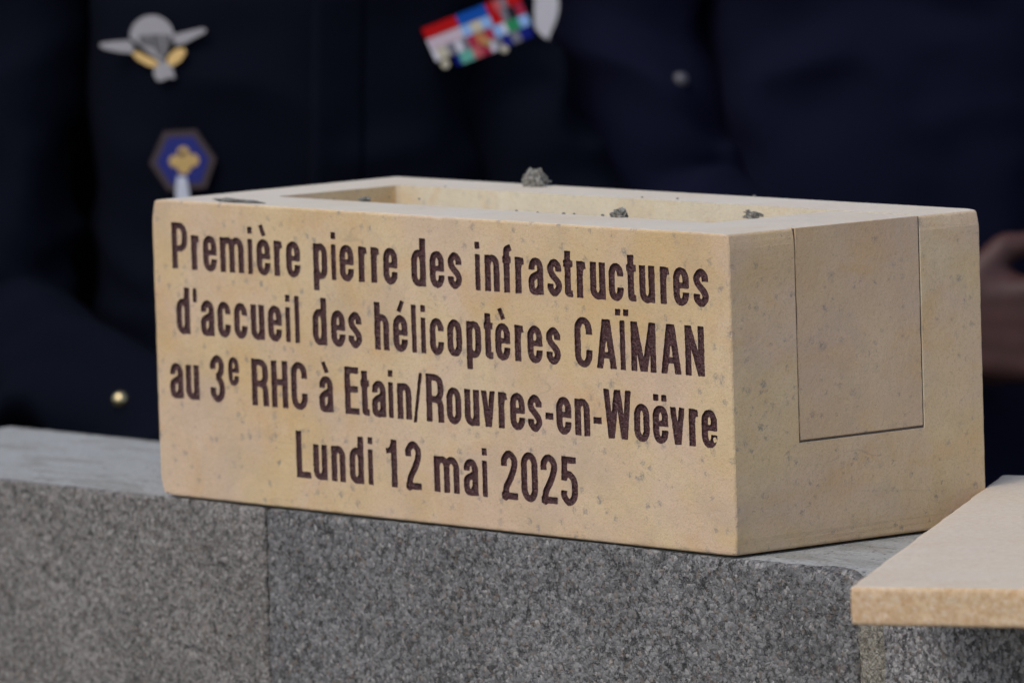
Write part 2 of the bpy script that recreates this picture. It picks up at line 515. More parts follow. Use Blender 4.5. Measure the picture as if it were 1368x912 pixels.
        D.append(box(P, 0, W, 0, A_ if ch == 'l' else X_))
        if ch == 'i': D.append(box(P, 0, W, A_ - 4.4, A_ + 0.2))
    elif ch == 'I':
        D.append(box(P, 0, W, 0, A_))
    elif ch == "'":
        D.append(stroke(P, [(mx, A_), (mx, A_ - 9.5)], t=T * 0.72))
    elif ch == 'P' or ch == 'R':
        D.append(box(P, 0, 2 * T, 0, A_))
        ym = A_ * (0.44 if ch == 'P' else 0.475)
        ry = (A_ - T - ym) / 2
        k = min(ry, 5.2)
        D.append(stroke(P, [(a, A_ - T), (mx, A_ - T)] + arc(mx, A_ - T - k, b - mx, k, 90, 0) + arc(mx, ym + k, b - mx, k, 0, -90) + [(a, ym)], butt=(False, False)))
        if ch == 'R':
            D.append(stroke(P, crom([(mx - 0.3, ym), (b - 1.0, ym - 1.2), (b - 0.2, ym - 4.5), (b - 0.1, ym - 8)]) + [(b + 0.15, 0)], butt=(False, True)))
    elif ch == 'H':
        D += [box(P, 0, 2 * T, 0, A_), box(P, W - 2 * T, W, 0, A_), box(P, 0, W, A_ * 0.54 - T, A_ * 0.54 + T)]
    elif ch == 'E':
        D += [box(P, 0, 2 * T, 0, A_), box(P, 0, W, 0, 2 * T), box(P, 0, W - 0.2, A_ - 2 * T, A_), box(P, 0, W - 0.7, A_ * 0.53 - T, A_ * 0.53 + T)]
    elif ch == 'L':
        D += [box(P, 0, 2 * T, 0, A_), box(P, 0, W, 0, 2 * T)]
    elif ch == '1':
        x = W - T
        D.append(box(P, x - T, x + T, 0, A_))
        D.append(stroke(P, crom([(0, A_ * 0.755), (x - 2.4, A_ * 0.79), (x - 0.4, A_ * 0.95)]), t=T * 0.82, butt=(True, False)))
    elif ch == '-':
        D.append(box(P, 0, W, 8.4, 8.4 + 4.3))
    else:
        t = T * 1.0
        segs = {'A': [((a - .3, -3), (mx - .35, A_ + 2)), ((b + .3, -3), (mx + .35, A_ + 2))],
                'v': [((a - .15, X_ + 2.5), (mx - .1, -1.5)), ((b + .15, X_ + 2.5), (mx + .1, -1.5))],
                'W': [((a - .1, A_ + 2), (W * .27, -2)), ((W * .27, -2), (mx, A_ + 2)), ((mx, A_ + 2), (W * .73, -2)), ((W * .73, -2), (b + .1, A_ + 2))],
                'N': [((a, -2), (a, A_ + 2)), ((b, -2), (b, A_ + 2)), ((a + .0, A_ + .5), (b - .0, -.5))],
                'M': [((a, -2), (a, A_ + 2)), ((b, -2), (b, A_ + 2)), ((a + .3, A_ + .5), (mx, -2.2)), ((b - .3, A_ + .5), (mx, -2.2))],
                '/': [((0.9, -2), (W - 0.9, A_ + 2))]}[ch]
        for p, q in segs:
            D.append(stroke(P, [p, q], t=t * {'/': 0.55, 'v': 0.88, 'W': 0.90, 'M': 0.93, 'N': 0.95}.get(ch, 1.0), butt=(False, False)))
        if ch == 'A':
            D.append(box(P, a + 1, b - 1, A_ * 0.21, A_ * 0.21 + 2 * T * 0.9))
        top = X_ if ch == 'v' else A_
        low = -1.5 if ch == '/' else 0
        d = np.minimum.reduce(D)
        return np.maximum(d, np.maximum(P[:, 1] - top, low - P[:, 1]))
    if acc == 'g':
        D.append(stroke(P, [(mx - 1.9, A_ + 1.8), (mx + 0.9, X_ + 2.6)], t=T * 0.72))
    if acc == 'a':
        D.append(stroke(P, [(mx + 2.0, A_ + 1.8), (mx - 0.9, X_ + 2.6)], t=T * 0.72))
    if acc in ('d', 'D'):
        y0 = X_ + 2.9 if acc == 'd' else A_ + 2.8
        for s in (-1, 1):
            D.append(box(P, mx + s * 2.75 - T * 0.82, mx + s * 2.75 + T * 0.82, y0, y0 + 4.2))
    return np.minimum.reduce(D)

def contours(ch, seed, ox, oy):
    """closed outlines (mm) of one engraved letter with its left edge and baseline at ox, oy"""
    W = WID.get({'è': 'e', 'é': 'e', 'ë': 'e', 'à': 'a'}.get(ch, ch), 14)
    h = 0.5
    xs = np.arange(-6.0, W + 6.0, h); ys = np.arange(-10.5, A_ + 10.5, h)
    gx, gy = np.meshgrid(xs, ys)
    P = np.stack([gx.ravel() / KX, gy.ravel()], 1)
    F = glyph(ch, P)
    q = np.stack([gx.ravel() + seed * 37.0, gy.ravel(), np.zeros(gx.size)], 1)
    F = F + 0.13 * vnoise(q, 1.3, seed) + 0.10 * vnoise(q, 3.5, seed + 5)
    if ch == 'e' and seed == 101:          # the chipped last letter of the third line
        F = np.maximum(F, 1.7 - np.hypot(gx.ravel() - 12.3, gy.ravel() - 5.0) + 0.4 * vnoise(q, 1.0, 3))
    F = F.reshape(gx.shape)
    F[np.abs(F) < 1e-6] = 1e-6
    ny, nx = F.shape
    ins = F < 0
    mix_ = ins[:-1, :-1].astype(int) + ins[1:, :-1] + ins[:-1, 1:] + ins[1:, 1:]
    nxt = {}
    pts = {}
    def edge(j0, i0, j1, i1):
        k = (min(j0, j1), min(i0, i1), j0 == j1)
        if k not in pts:
            f0, f1 = F[j0, i0], F[j1, i1]
            t = f0 / (f0 - f1)
            pts[k] = (xs[i0] + (xs[i1] - xs[i0]) * t, ys[j0] + (ys[j1] - ys[j0]) * t)
        return k
    for j, i in zip(*np.nonzero((mix_ > 0) & (mix_ < 4))):
        c = [(j, i), (j, i + 1), (j + 1, i + 1), (j + 1, i)]      # counter-clockwise
        s = [ins[q] for q in c]
        ent = [k for k in range(4) if not s[k] and s[(k + 1) % 4]]
        ext = [k for k in range(4) if s[k] and not s[(k + 1) % 4]]
        for e in ent:      # walking from an entering edge on to the next leaving one keeps the inside on one side
            x = min(ext, key=lambda v: (v - e) % 4)
            k0 = edge(*c[e], *c[(e + 1) % 4]); k1 = edge(*c[x], *c[(x + 1) % 4])
            nxt[k0] = k1
    loops = []
    while nxt:
        k0, k = nxt.popitem()
        lp = [k0]
        while k != k0:
            lp.append(k)
            k = nxt.pop(k)
        pp = [pts[k] for k in lp]
        # drop points closer than 0.2 mm
        out = [pp[0]]
        for p in pp[1:]:
            if math.hypot(p[0] - out[-1][0], p[1] - out[-1][1]) > 0.22: out.append(p)
        if math.hypot(out[0][0] - out[-1][0], out[0][1] - out[-1][1]) < 0.22: out.pop()
        ar = 0.5 * abs(sum(p[0] * q[1] - q[0] * p[1] for p, q in zip(out, out[1:] + out[:1])))
        if len(out) > 5 and ar > 0.5:
            loops.append([((p[0] + ox) / 1000, (p[1] + oy) / 1000) for p in out])
    return loops

def inside(p, loop):
    x, y = p; c = False
    for (x0, y0), (x1, y1) in zip(loop, loop[1:] + loop[:1]):
        if (y0 > y) != (y1 > y) and x < (x1 - x0) * (y - y0) / (y1 - y0) + x0: c = not c
    return c

def fill(loops, want):
    """triangulate the plane region lying inside a number of loops that satisfies want(n)"""
    vs_, faces = [], []
    for lp in loops:
        if sum(p[0] * q[1] - q[0] * p[1] for p, q in zip(lp, lp[1:] + lp[:1])) < 0: lp = lp[::-1]
        k = len(vs_)
        vs_ += [Vector(p) for p in lp]
        faces.append(list(range(k, k + len(lp))))
    V, E, Fc, ov, oe, of = delaunay_2d_cdt(vs_, [], faces, 1, 1e-7, True)
    out = [f for f, o in zip(Fc, of) if want(len(set(o)))]
    return V, out

LINES = [(154.2, "P29.8 r46.7 e62.2 m85.9 i105.4 è119.3 r134.8 e150.5 p178.8 i192.7 e206.1 r222.6 r235.4 e250.8 d279.2 e297.8 s315.6 i338.4 n352.6 f367.2 r379.6 a395.5 s413.4 t426.7 r439.2 u455.1 c472.4 t486.9 u501.8 r518.3 e533.5 s552.0"),
         (111.0, "d31.2 '44.4 a57.5 c75.2 c93.0 u111.1 e129.1 i143.0 l152.6 d176.1 e195.1 s212.6 h240.0 é258.8 l272.7 i282.1 c295.6 o313.4 p332.4 t347.0 è361.0 r377.2 e392.5 s410.4 C439.5 A461.4 Ï476.9 M496.5 A522.3 N544.5"),
         (67.3, "a21.8 u39.1 365.7 ^83.5 R111.3 H132.0 C152.6 à180.6 E207.2 t220.8 a234.9 i247.1 n260.8 /274.6 R291.7 o310.6 u328.7 v344.7 r359.1 e373.4 s390.4 -404.5 e418.5 n436.4 -450.9 W470.2 o493.0 ë510.6 v526.7 r541.6 e556.2"),
         (22.3, "L154.7 u172.3 n190.9 d209.8 i224.1 1245.8 2267.9 m301.2 a325.4 i339.3 2363.6 0383.2 2402.3 5421.7")]
LETTERS = []
_seed = 1
for li, (by, tx) in enumerate(LINES):
    for tok in tx.split():
        ch, cx = tok[0], float(tok[1:])
        W = WID.get({'è': 'e', 'é': 'e', 'ë': 'e', 'à': 'a'}.get(ch, ch), 14)
        sd_ = 101 if (ch == 'e' and abs(cx - 556.2) < 0.01) else 200 + _seed
        LETTERS.append((ch, contours(ch, sd_, cx - W / 2, by)))
        _seed += 1

# ------------------------------------------------------------------ the foundation stone
SL, SW, SH = 0.578, 0.213, 0.200
GAP = 0.0012                      # the stone sits on a hair of clearance

def rounded_loop(x0, x1, z0, z1, rad, step, jit=0.0, y=0.0, seed=0):
    """points round a rectangle in the xz plane with rounded corners, counter-clockwise seen from -y"""
    pts = []
    cs = [(x1 - rad, z0 + rad, -90), (x1 - rad, z1 - rad, 0), (x0 + rad, z1 - rad, 90), (x0 + rad, z0 + rad, 180)]
    nx = max(2, int(NXP)); nz = max(2, int(NZP))
    for k, (cx, cz, a0) in enumerate(cs):
        arcp = [(cx + rad * math.cos(R(a0 + 90 * i / 4)), cz + rad * math.sin(R(a0 + 90 * i / 4))) for i in range(5)]
        pts += arcp
        nc = cs[(k + 1) % 4]
        e = (nc[0] + rad * math.cos(R(nc[2])), nc[1] + rad * math.sin(R(nc[2])))
        n = nz if k % 2 == 0 else nx
        s = arcp[-1]
        for i in range(1, n):
            pts.append((s[0] + (e[0] - s[0]) * i / n, s[1] + (e[1] - s[1]) * i / n))
    return pts

def soft_block(name, x0, x1, y0, y1, z0, z1, rad=0.0022, jit=0.0003, seg=3, seed=0, step=0.004, chips=()):
    """closed block with worn rounded edges, swept front to back"""
    global NXP, NZP
    NXP = (x1 - x0) / step; NZP = (z1 - z0) / step
    V, F = [], []
    rows = []
    prof = [(y0 + rad * (1 - math.cos(R(90 * i / seg))), rad * (1 - math.sin(R(90 * i / seg)))) for i in range(seg + 1)]
    prof += [(y0 + y1 - y, ins) for y, ins in reversed(prof)]
    for (y, ins) in prof:
        lp = rounded_loop(x0 + ins, x1 - ins, z0 + ins, z1 - ins, max(rad * 1.3 - ins, 0.0006), step)
        rows.append([(p[0], y, p[1]) for p in lp])
    A = np.array([p for r in rows for p in r])
    n = len(rows[0])
    mid = np.array([(x0 + x1) / 2, 0, (z0 + z1) / 2])
    yend = (np.arange(len(A)) // n)
    amp = jit
    d = vnoise(A, 0.006, seed) * amp + vnoise(A, 0.0025, seed + 1) * amp * 0.6
    rim = (yend < seg) | (yend > len(rows) - seg - 1)
    near = (yend <= seg) | (yend >= len(rows) - seg - 1)
    for j in range(len(A)):
        if not near[j]: continue
        p = A[j]
        if not rim[j]: d[j] = 0.0
        # move along the section edge normal (x or z side), never along y
        nxs = min(p[0] - x0, x1 - p[0]); nzs = min(p[2] - z0, z1 - p[2])
        if nxs < nzs: p[0] += -abs(d[j]) if p[0] > mid[0] else abs(d[j])
        else: p[2] += -abs(d[j]) if p[2] > mid[2] else abs(d[j])
        for (c, rr, dep) in chips:
            q = np.linalg.norm(p - np.array(c))
            if q < rr:
                k = (1 - q / rr) * dep
                w = (mid - p) * np.array([1, 0, 1]); w /= np.linalg.norm(w)
                A[j] = p + w * k
    V = [tuple(p) for p in A]
    for r in range(len(rows) - 1):
        for i in range(n):
            i2 = (i + 1) % n
            F.append((r * n + i, r * n + i2, (r + 1) * n + i2, (r + 1) * n + i))
    F.append(tuple(reversed(range(n))))
    F.append(tuple((len(rows) - 1) * n + i for i in range(n)))
    me = pydata(name, V, F)
    bm = bmesh.new(); bm.from_mesh(me)
    bmesh.ops.recalc_face_normals(bm, faces=bm.faces[:])
    bm.to_mesh(me); bm.free()
    return me

stone = empty('foundation_stone', (SL / 2, SW / 2, 0))
tag(stone, 'hollow sandstone block with a maroon engraved French inscription, standing on the grey block wall', 'foundation stone')
body_me = soft_block('stone_body', 0, SL, 0, SW, GAP, SH, rad=0.0015, jit=0.00045, seed=11,
                     chips=[((0, 0, SH), 0.012, 0.0035), ((SL, SW, SH), 0.009, 0.0022), ((SL, 0, SH), 0.008, 0.0014), ((0, 0, 0), 0.014, 0.004),
                            ((0.30, 0, SH), 0.007, 0.0008), ((SL, 0, 0.002), 0.010, 0.0012)])
CX0, CX1, CY0, CY1, CZ = 0.066, 0.500, 0.0545, 0.1612, 0.0664
body_me.materials.append(M_STONE)
body_me.materials.append(M_CUT)
tmp_o = bpy.data.objects.new('stone_tmp', body_me); COL.objects.link(tmp_o)
# the cavity and the slot that was cut through the end
cut_me = bpy.data.meshes.new('cut')
bm = bmesh.new()
bmesh.ops.create_cube(bm, size=1.0, matrix=Matrix.Translation(((CX0 + SL + 0.05) / 2, (CY0 + CY1) / 2, (CZ + SH + 0.1) / 2)) @ Matrix.Diagonal((SL + 0.05 - CX0, CY1 - CY0, SH + 0.1 - CZ, 1)))
for f in bm.faces: f.material_index = 1
ed = [e for e in bm.edges if abs(e.verts[0].co.z - e.verts[1].co.z) > 0.1 and e.verts[0].co.x < 0.1]
bmesh.ops.bevel(bm, geom=ed, offset=0.006, segments=4, affect='EDGES', profile=0.5)
bmesh.ops.recalc_face_normals(bm, faces=bm.faces[:])
bm.to_mesh(cut_me); bm.free()
cut_me.materials.append(M_STONE); cut_me.materials.append(M_CUT)
cut_o = bpy.data.objects.new('cut_tmp', cut_me); COL.objects.link(cut_o)
bo = tmp_o.modifiers.new('b', 'BOOLEAN'); bo.operation = 'DIFFERENCE'; bo.solver = 'EXACT'; bo.object = cut_o
bpy.context.view_layer.update()
ev = tmp_o.evaluated_get(bpy.context.evaluated_depsgraph_get())
me2 = bpy.data.meshes.new_from_object(ev)
bpy.data.objects.remove(tmp_o); bpy.data.objects.remove(cut_o)
bm = bmesh.new(); bm.from_mesh(me2)
front = [f for f in bm.faces if f.normal.y < -0.99 and f.calc_area() > 1e-4]
front = max(front, key=lambda f: f.calc_area())
outer = [(v.co.x, v.co.z) for v in front.verts]
yf = sum(v.co.y for v in front.verts) / len(front.verts)
bmesh.ops.delete(bm, geom=[front], context='FACES_ONLY')
loops = [outer] + [l for _, ls in LETTERS for l in ls]
V2, F2 = fill(loops, lambda n: n % 2 == 1)
nv = [bm.verts.new((p.x, yf, p.y)) for p in V2]
for f in F2:
    try:
        nf = bm.faces.new([nv[i] for i in f])
        nf.normal_update()
        if nf.normal.y > 0: nf.normal_flip()
    except ValueError:
        pass
bmesh.ops.remove_doubles(bm, verts=bm.verts[:], dist=1e-6)
for f in bm.faces: f.smooth = False
body_me = bpy.data.meshes.new('stone_body')
bm.to_mesh(body_me); bm.free()
body = link('stone_body', body_me, [M_STONE, M_CUT], stone)
for p in body_me.polygons:
    c_ = p.center
    incav = CX0 - 0.001 < c_.x < CX1 and CY0 - 0.001 < c_.y < CY1 + 0.001 and c_.z > CZ - 0.001 and c_.z < SH - 0.0005 and abs(p.normal.z) < 0.9
    p.material_index = 1 if incav and p.normal.x < 0.9 else 0

# the plug closing the end slot
JT = 0.0015
plug_me = soft_block('end_plug', CX1, SL - 0.0004, CY0 + JT, CY1 - JT * 0.7, CZ + JT, SH - 0.0003, rad=0.0004, jit=0.0008, seed=44, step=0.003)
for v_ in plug_me.vertices:
    w_ = 0.00035 * noise.noise(Vector((v_.co.z * 90, 3.1, v_.co.y * 5))) + 0.0003 * noise.noise(Vector((v_.co.z * 300, 7.7, 0)))
    if v_.co.y < CY0 + 0.004: v_.co.y += w_ * 1.6
    elif v_.co.y > CY1 - 0.004: v_.co.y += w_
    if v_.co.z < CZ + 0.004: v_.co.z += 0.0005 * noise.noise(Vector((v_.co.y * 160, 1.0, 0)))
plug = link('end_plug', plug_me, M_PLUG, stone)
plug['label'] = 'fitted panel in the right end with dark joints round it'
def bxm(bm, x0, x1, y0, y1, z0, z1):
    bmesh.ops.create_cube(bm, size=1.0, matrix=Matrix.Translation(((x0 + x1) / 2, (y0 + y1) / 2, (z0 + z1) / 2)) @ Matrix.Diagonal((x1 - x0, y1 - y0, z1 - z0, 1)))
# dark pointing that fills the joint a little below the surface
M_POINT = plain('dark_pointing', (0.12, 0.095, 0.078), 0.95, 0.0, 0.5, 700)
jb = bmesh.new()
bxm(jb, CX1 + 0.003, SL - 0.0011, CY0 + 0.0001, CY0 + JT + 0.0003, CZ + 0.0002, SH - 0.0008)
bxm(jb, CX1 + 0.003, SL - 0.0011, CY1 - JT * 0.7 - 0.0003, CY1 - 0.0001, CZ + 0.0002, SH - 0.0008)
bxm(jb, CX1 + 0.003, SL - 0.0013, CY0 + JT + 0.0004, CY1 - JT * 0.7 - 0.0004, CZ + 0.0001, CZ + JT + 0.0003)
jm_ = bpy.data.meshes.new('joint_filler'); jb.to_mesh(jm_); jb.free()
link('joint_filler', jm_, M_POINT, stone)
# each letter: a sunk painted pocket
DEP = 0.0015
for ch, ls in LETTERS:
    Vt, Ft = fill(ls, lambda n: n % 2 == 1)
    VV = [(p.x, yf + DEP, p.y) for p in Vt]
    FF = [tuple(f) for f in Ft]
    for lp in ls:
        k = len(VV); n = len(lp)
        VV += [(x, yf - 0.00003, z) for x, z in lp] + [(x, yf + DEP, z) for x, z in lp]
        FF += [(k + i, k + (i + 1) % n, k + n + (i + 1) % n, k + n + i) for i in range(n)]
    me = pydata('letter', VV, FF)
    link('letter', me, M_PAINT, stone)

# ------------------------------------------------------------------ the wall of concrete blocks
def lines_1d(a, b, fine, coarse, fa=0.0, fb=0.0):
    """grid lines from a to b: fine steps within fa of a and fb of b"""
    out = [a]; x = a
    while x < b - 1e-9:
        s = fine if (x - a < fa or b - x < fb + coarse) else coarse
        x = min(x + s, b)
        if b - x < fine * 0.6: x = b
        out.append(x)
    return np.array(out)

def rough_block(name, lo, hi, lx, ly, lz, rad, amp, seed, wear=0.0, faces='fbtlrd'):
    V = []; F = []; MI = []
    lo = np.array(lo); hi = np.array(hi)
    def grid(u, v, mk, flip, mi):
        k = len(V)
        for b_ in v:
            for a_ in u: V.append(mk(a_, b_))
        nu = len(u)
        for j in range(len(v) - 1):
            for i in range(nu - 1):
                q = (k + j * nu + i, k + j * nu + i + 1, k + (j + 1) * nu + i + 1, k + (j + 1) * nu + i)
                F.append(q[::-1] if flip else q); MI.append(mi)
    if 'f' in faces: grid(lx, lz, lambda a, b: (a, lo[1], b), False, 0)
    if 'b' in faces: grid(lx, lz, lambda a, b: (a, hi[1], b), True, 0)
    if 't' in faces: grid(lx, ly, lambda a, b: (a, b, hi[2]), False, 1)
    if 'd' in faces: grid(lx, ly, lambda a, b: (a, b, lo[2]), True, 0)
    if 'l' in faces: grid(ly, lz, lambda a, b: (lo[0], a, b), True, 0)
    if 'r' in faces: grid(ly, lz, lambda a, b: (hi[0], a, b), False, 0)
    P = np.array(V, float)
    rr = rad * (1 + 0.5 * vnoise(P, 0.03, seed + 3) + 0.35 * vnoise(P, 0.008, seed + 4))[:, None]
    if wear:
        e = np.clip(1.25 - np.abs(P[:, 0] - hi[0]) / 0.085, 0, 1)[:, None] * (P[:, 2] > hi[2] - 0.05)[:, None]
        rr = rr * (1 + wear * e)
    c = np.clip(P, lo + rr, hi - rr)
    d = P - c
    L = np.linalg.norm(d, axis=1)[:, None]
    dn = d / np.maximum(L, 1e-9)
    P2 = c + dn * np.minimum(rr, L) * (L > 1e-9)
    edge_out = L > 1e-9
    P2 = np.where(edge_out, c + dn * rr, P)
    g = amp * (0.55 * vnoise(P2, 0.0042, seed) + 0.45 * np.abs(vnoise(P2, 0.0075, seed + 1)) * -1.0 + 0.5 * vnoise(P2, 0.05, seed + 2))
    top = P[:, 2] > hi[2] - 1e-6
    g = np.where(top & (P[:, 1] > lo[1] + rad * 1.2), g * 0.25 - 0.0003, g)
    P2 = P2 + dn * g[:, None]
    me = pydata(name, P2, F)
    for q_, f_ in enumerate(F):
        if MI[q_] == 1 and P[f_[0], 1] < lo[1] + float(rr[f_[0], 0]) * 0.8: MI[q_] = 0
    me.polygons.foreach_set('material_index', MI)
    bm = bmesh.new(); bm.from_mesh(me)
    bmesh.ops.remove_doubles(bm, verts=bm.verts[:], dist=1e-5)
    bm.to_mesh(me); bm.free()
    return me

WD = 0.219
wall = empty('block_wall', (0.3, WD / 2, -1.02))
tag(wall, 'low grey wall of concrete blocks that carries the inscribed stone', 'wall')
COURSE = 0.212
specs = [(-0.462, 0.1093, M_BLOCK[0], 21, 0), (0.1119, 0.6835, M_BLOCK[1], 31, 3.6), (0.7075, 1.28, M_BLOCK[2], 41, 0)]
for x0, x1, mt, sd_, wear in specs:
    me = rough_block('block', (x0, 0.0, -COURSE + 0.01), (x1, WD, 0.0),
                     lines_1d(x0, x1, 0.0017, 0.0017), lines_1d(0, WD, 0.0017, 0.006, 0.016, 0.006), lines_1d(-COURSE + 0.01, 0, 0.0017, 0.0022, 0, 0.03),
                     0.0026, 0.0011, sd_, wear)
    link('block', me, [mt, M_TOP], wall, smooth=True)
# more of the same wall beyond the frame and below it, coarse
cm = [rough_block('block', (0, 0, 0), (0.572, WD, COURSE - 0.012), lines_1d(0, 0.572, 0.006, 0.006), lines_1d(0, WD, 0.008, 0.012), lines_1d(0, COURSE - 0.012, 0.006, 0.006), 0.004, 0.001, 60 + k) for k in range(2)]
for k, me in enumerate(cm):
    me.materials.append(M_BLOCK[k]); me.materials.append(M_TOP)
    me.polygons.foreach_set('use_smooth', [True] * len(me.polygons))
def coarse_block(x, z, k):
    o = bpy.data.objects.new('block', cm[k]); COL.objects.link(o)
    o.location = (x, 0.0, z)
    o.parent = wall; o.matrix_parent_inverse = Matrix.Translation(-wall.location)
coarse_block(-1.046, -COURSE + 0.01, 1); coarse_block(-1.63, -COURSE + 0.01, 0); coarse_block(1.304, -COURSE + 0.01, 1)
for r in range(1, 5):
    for c in range(6):
        coarse_block(-1.63 + c * 0.596 - (0.29 if r % 2 else 0), -COURSE * (r + 1) + 0.01, (r + c) % 2)
def mortar_me(x0, x1, z0, z1, y0=0.004, y1=WD - 0.004, step=0.0022, seed=5):
    return rough_block('mortar_joint', (x0, y0, z0), (x1, y1, z1), lines_1d(x0, x1, step, step), lines_1d(y0, y1, step, 0.006, 0.02, 0), lines_1d(z0, z1, step, step), 0.002, 0.0016, seed)
mj = mortar_me(0.6822, 0.7088, -COURSE + 0.01, -0.006, y0=0.0032)
link('mortar_joint', mj, [M_MORTAR, M_MORTAR], wall, smooth=True)
bed = mortar_me(-1.9, 1.88, -COURSE - 0.004, -COURSE + 0.012, y0=0.006, step=0.012, seed=8)
for k in range(4):
    o = bpy.data.objects.new('mortar_bed', bed); COL.objects.link(o)
    o.location = (0, 0, -COURSE * k); o.parent = wall; o.matrix_parent_inverse = Matrix.Translation(-wall.location)
bed.materials.append(M_MORTAR); bed.materials.append(M_MORTAR)

# ------------------------------------------------------------------ the thin slab lying across the wall
sa = Vector((0.8745, -0.1785, 0))                     # front left corner
left = Vector((-0.340, 0.447, 0)).normalized()        # along its left edge, away from the camera
frn = Vector((0.0876, 0.0518, 0)).normalized()        # along its front edge
slabt = empty('stone_slab', (0.75, 0.1, 0))
tag(slabt, 'thin pale sandstone slab lying askew across the wall, right of the inscribed stone', 'slab')
SD, SWI, STK = 0.562, 0.262, 0.0228
lx = lines_1d(0, SWI, 0.003, 0.003); ly = lines_1d(0, SD, 0.0025, 0.008, 0.02, 0.01); lz = lines_1d(0, STK, 0.0022, 0.0022)
sm = rough_block('slab', (0, 0, 0), (SWI, SD, STK), lx, ly, lz, 0.0013, 0.0005, 71)
co = np.empty(len(sm.vertices) * 3); sm.vertices.foreach_get('co', co); co = co.reshape(-1, 3)
# the sheared plan of the real slab: its ends are not quite square
new = np.array(sa)[None, :] + co[:, :1] * np.array(frn)[None, :] + co[:, 1:2] * np.array(left)[None, :]
new[:, 2] = co[:, 2] + 0.0012
sm.vertices.foreach_set('co', new.ravel()); sm.update()
link('slab_body', sm, [M_SLAB, M_SLAB], slabt, smooth=True)

# ------------------------------------------------------------------ crumbs of mortar
def crumb(loc, size, seed, label, group=None, squash=(1, 1, 1), name='mortar_crumb', sub=4, rough=1.0, lift=0.35):
    bm = bmesh.new()
    bmesh.ops.create_icosphere(bm, subdivisions=sub, radius=1.0)
    P = np.array([v.co[:] for v in bm.verts])
    d = 1 + rough * (0.30 * vnoise(P, 0.55, seed) + 0.22 * vnoise(P, 0.25, seed + 1) + 0.10 * vnoise(P, 0.12, seed + 2))
    for v, k in zip(bm.verts, d):
        v.co = Vector((v.co.x * k * squash[0], v.co.y * k * squash[1], v.co.z * k * squash[2])) * size
    zmin = min(v.co.z for v in bm.verts)
    for v in bm.verts: v.co.z = max(v.co.z - zmin * lift, -0.0006)
    me = bpy.data.meshes.new(name); bm.to_mesh(me); bm.free()
    o = link(name, me, M_CRUMB); o.location = loc
    tag(o, label, 'mortar', group)
    return o

def on_top(x, y, z=SH):
    d = px_ray(x, y); t = (z - CAM.z) / d.z
    return CAM + d * t
c = crumb(on_top(716, 249), 0.0086, 3, 'largest ragged grey mortar lump, standing on the far rim of the stone', squash=(1.0, 0.8, 1.0), rough=1.1)
c = crumb(on_top(828, 290), 0.0052, 9, 'small dark mortar lump on the near rim towards the middle', squash=(1.1, 0.8, 0.75), rough=1.3)
c = crumb(on_top(318, 270) , 0.0105, 15, 'flat grey smear of mortar on the near left corner of the top rim', squash=(2.2, 0.55, 0.13), name='mortar_smear', rough=1.3)
c = crumb(on_top(487, 268), 0.0035, 19, 'little grey mortar bit on the near rim beside the left end of the hollow', squash=(1.4, 0.8, 0.5), rough=1.1)
# the smear clinging to the far inner wall of the hollow
d_ = px_ray(1004, 283); q_ = CAM + d_ * ((CY1 - CAM.y) / d_.y)
sme = crumb((q_.x, CY1 + 0.0008, min(q_.z, SH - 0.008)), 0.0062, 23, 'grey mortar stain clinging to the inner far wall of the hollow', squash=(1.5, 0.22, 0.55), name='mortar_smear', rough=1.5, lift=0.5)
sm2 = [(690, 282), (718, 284), (753, 286), (767, 286), (805, 288), (905, 266), (858, 264), (735, 243), (595, 250), (1008, 262), (520, 263), (560, 266)]
for k, (x, y) in enumerate(sm2):
    crumb(on_top(x, y), random.uniform(0.0007, 0.0013), 40 + k, 'tiny dark speck of mortar on the top rim of the stone', 'tiny specks of mortar on the rim', squash=(1.3, 0.9, 0.7), sub=2)
# ------------------------------------------------------------------ ground
N = NT('gravel_ground')
gc = N.mix(N.voro(60, 'Distance'), (0.13, 0.12, 0.10), (0.26, 0.24, 0.21))
M_GROUND = N.done(gc, 0.95, N.bump(N.voro(60, 'Distance'), 0.8, 0.01))
g = pydata('ground', [(-150, -150, -1.02), (150, -150, -1.02), (150, 150, -1.02), (-150, 150, -1.02)], [(0, 1, 2, 3)])
tag(link('ground', g, M_GROUND), kind='structure')

# ------------------------------------------------------------------ people behind the wall
UH = Vector((RIGHT.x, RIGHT.y, 0)).normalized()
BH = Vector((-FWD.x, -FWD.y, 0)).normalized()        # towards the camera
GZ = -1.02

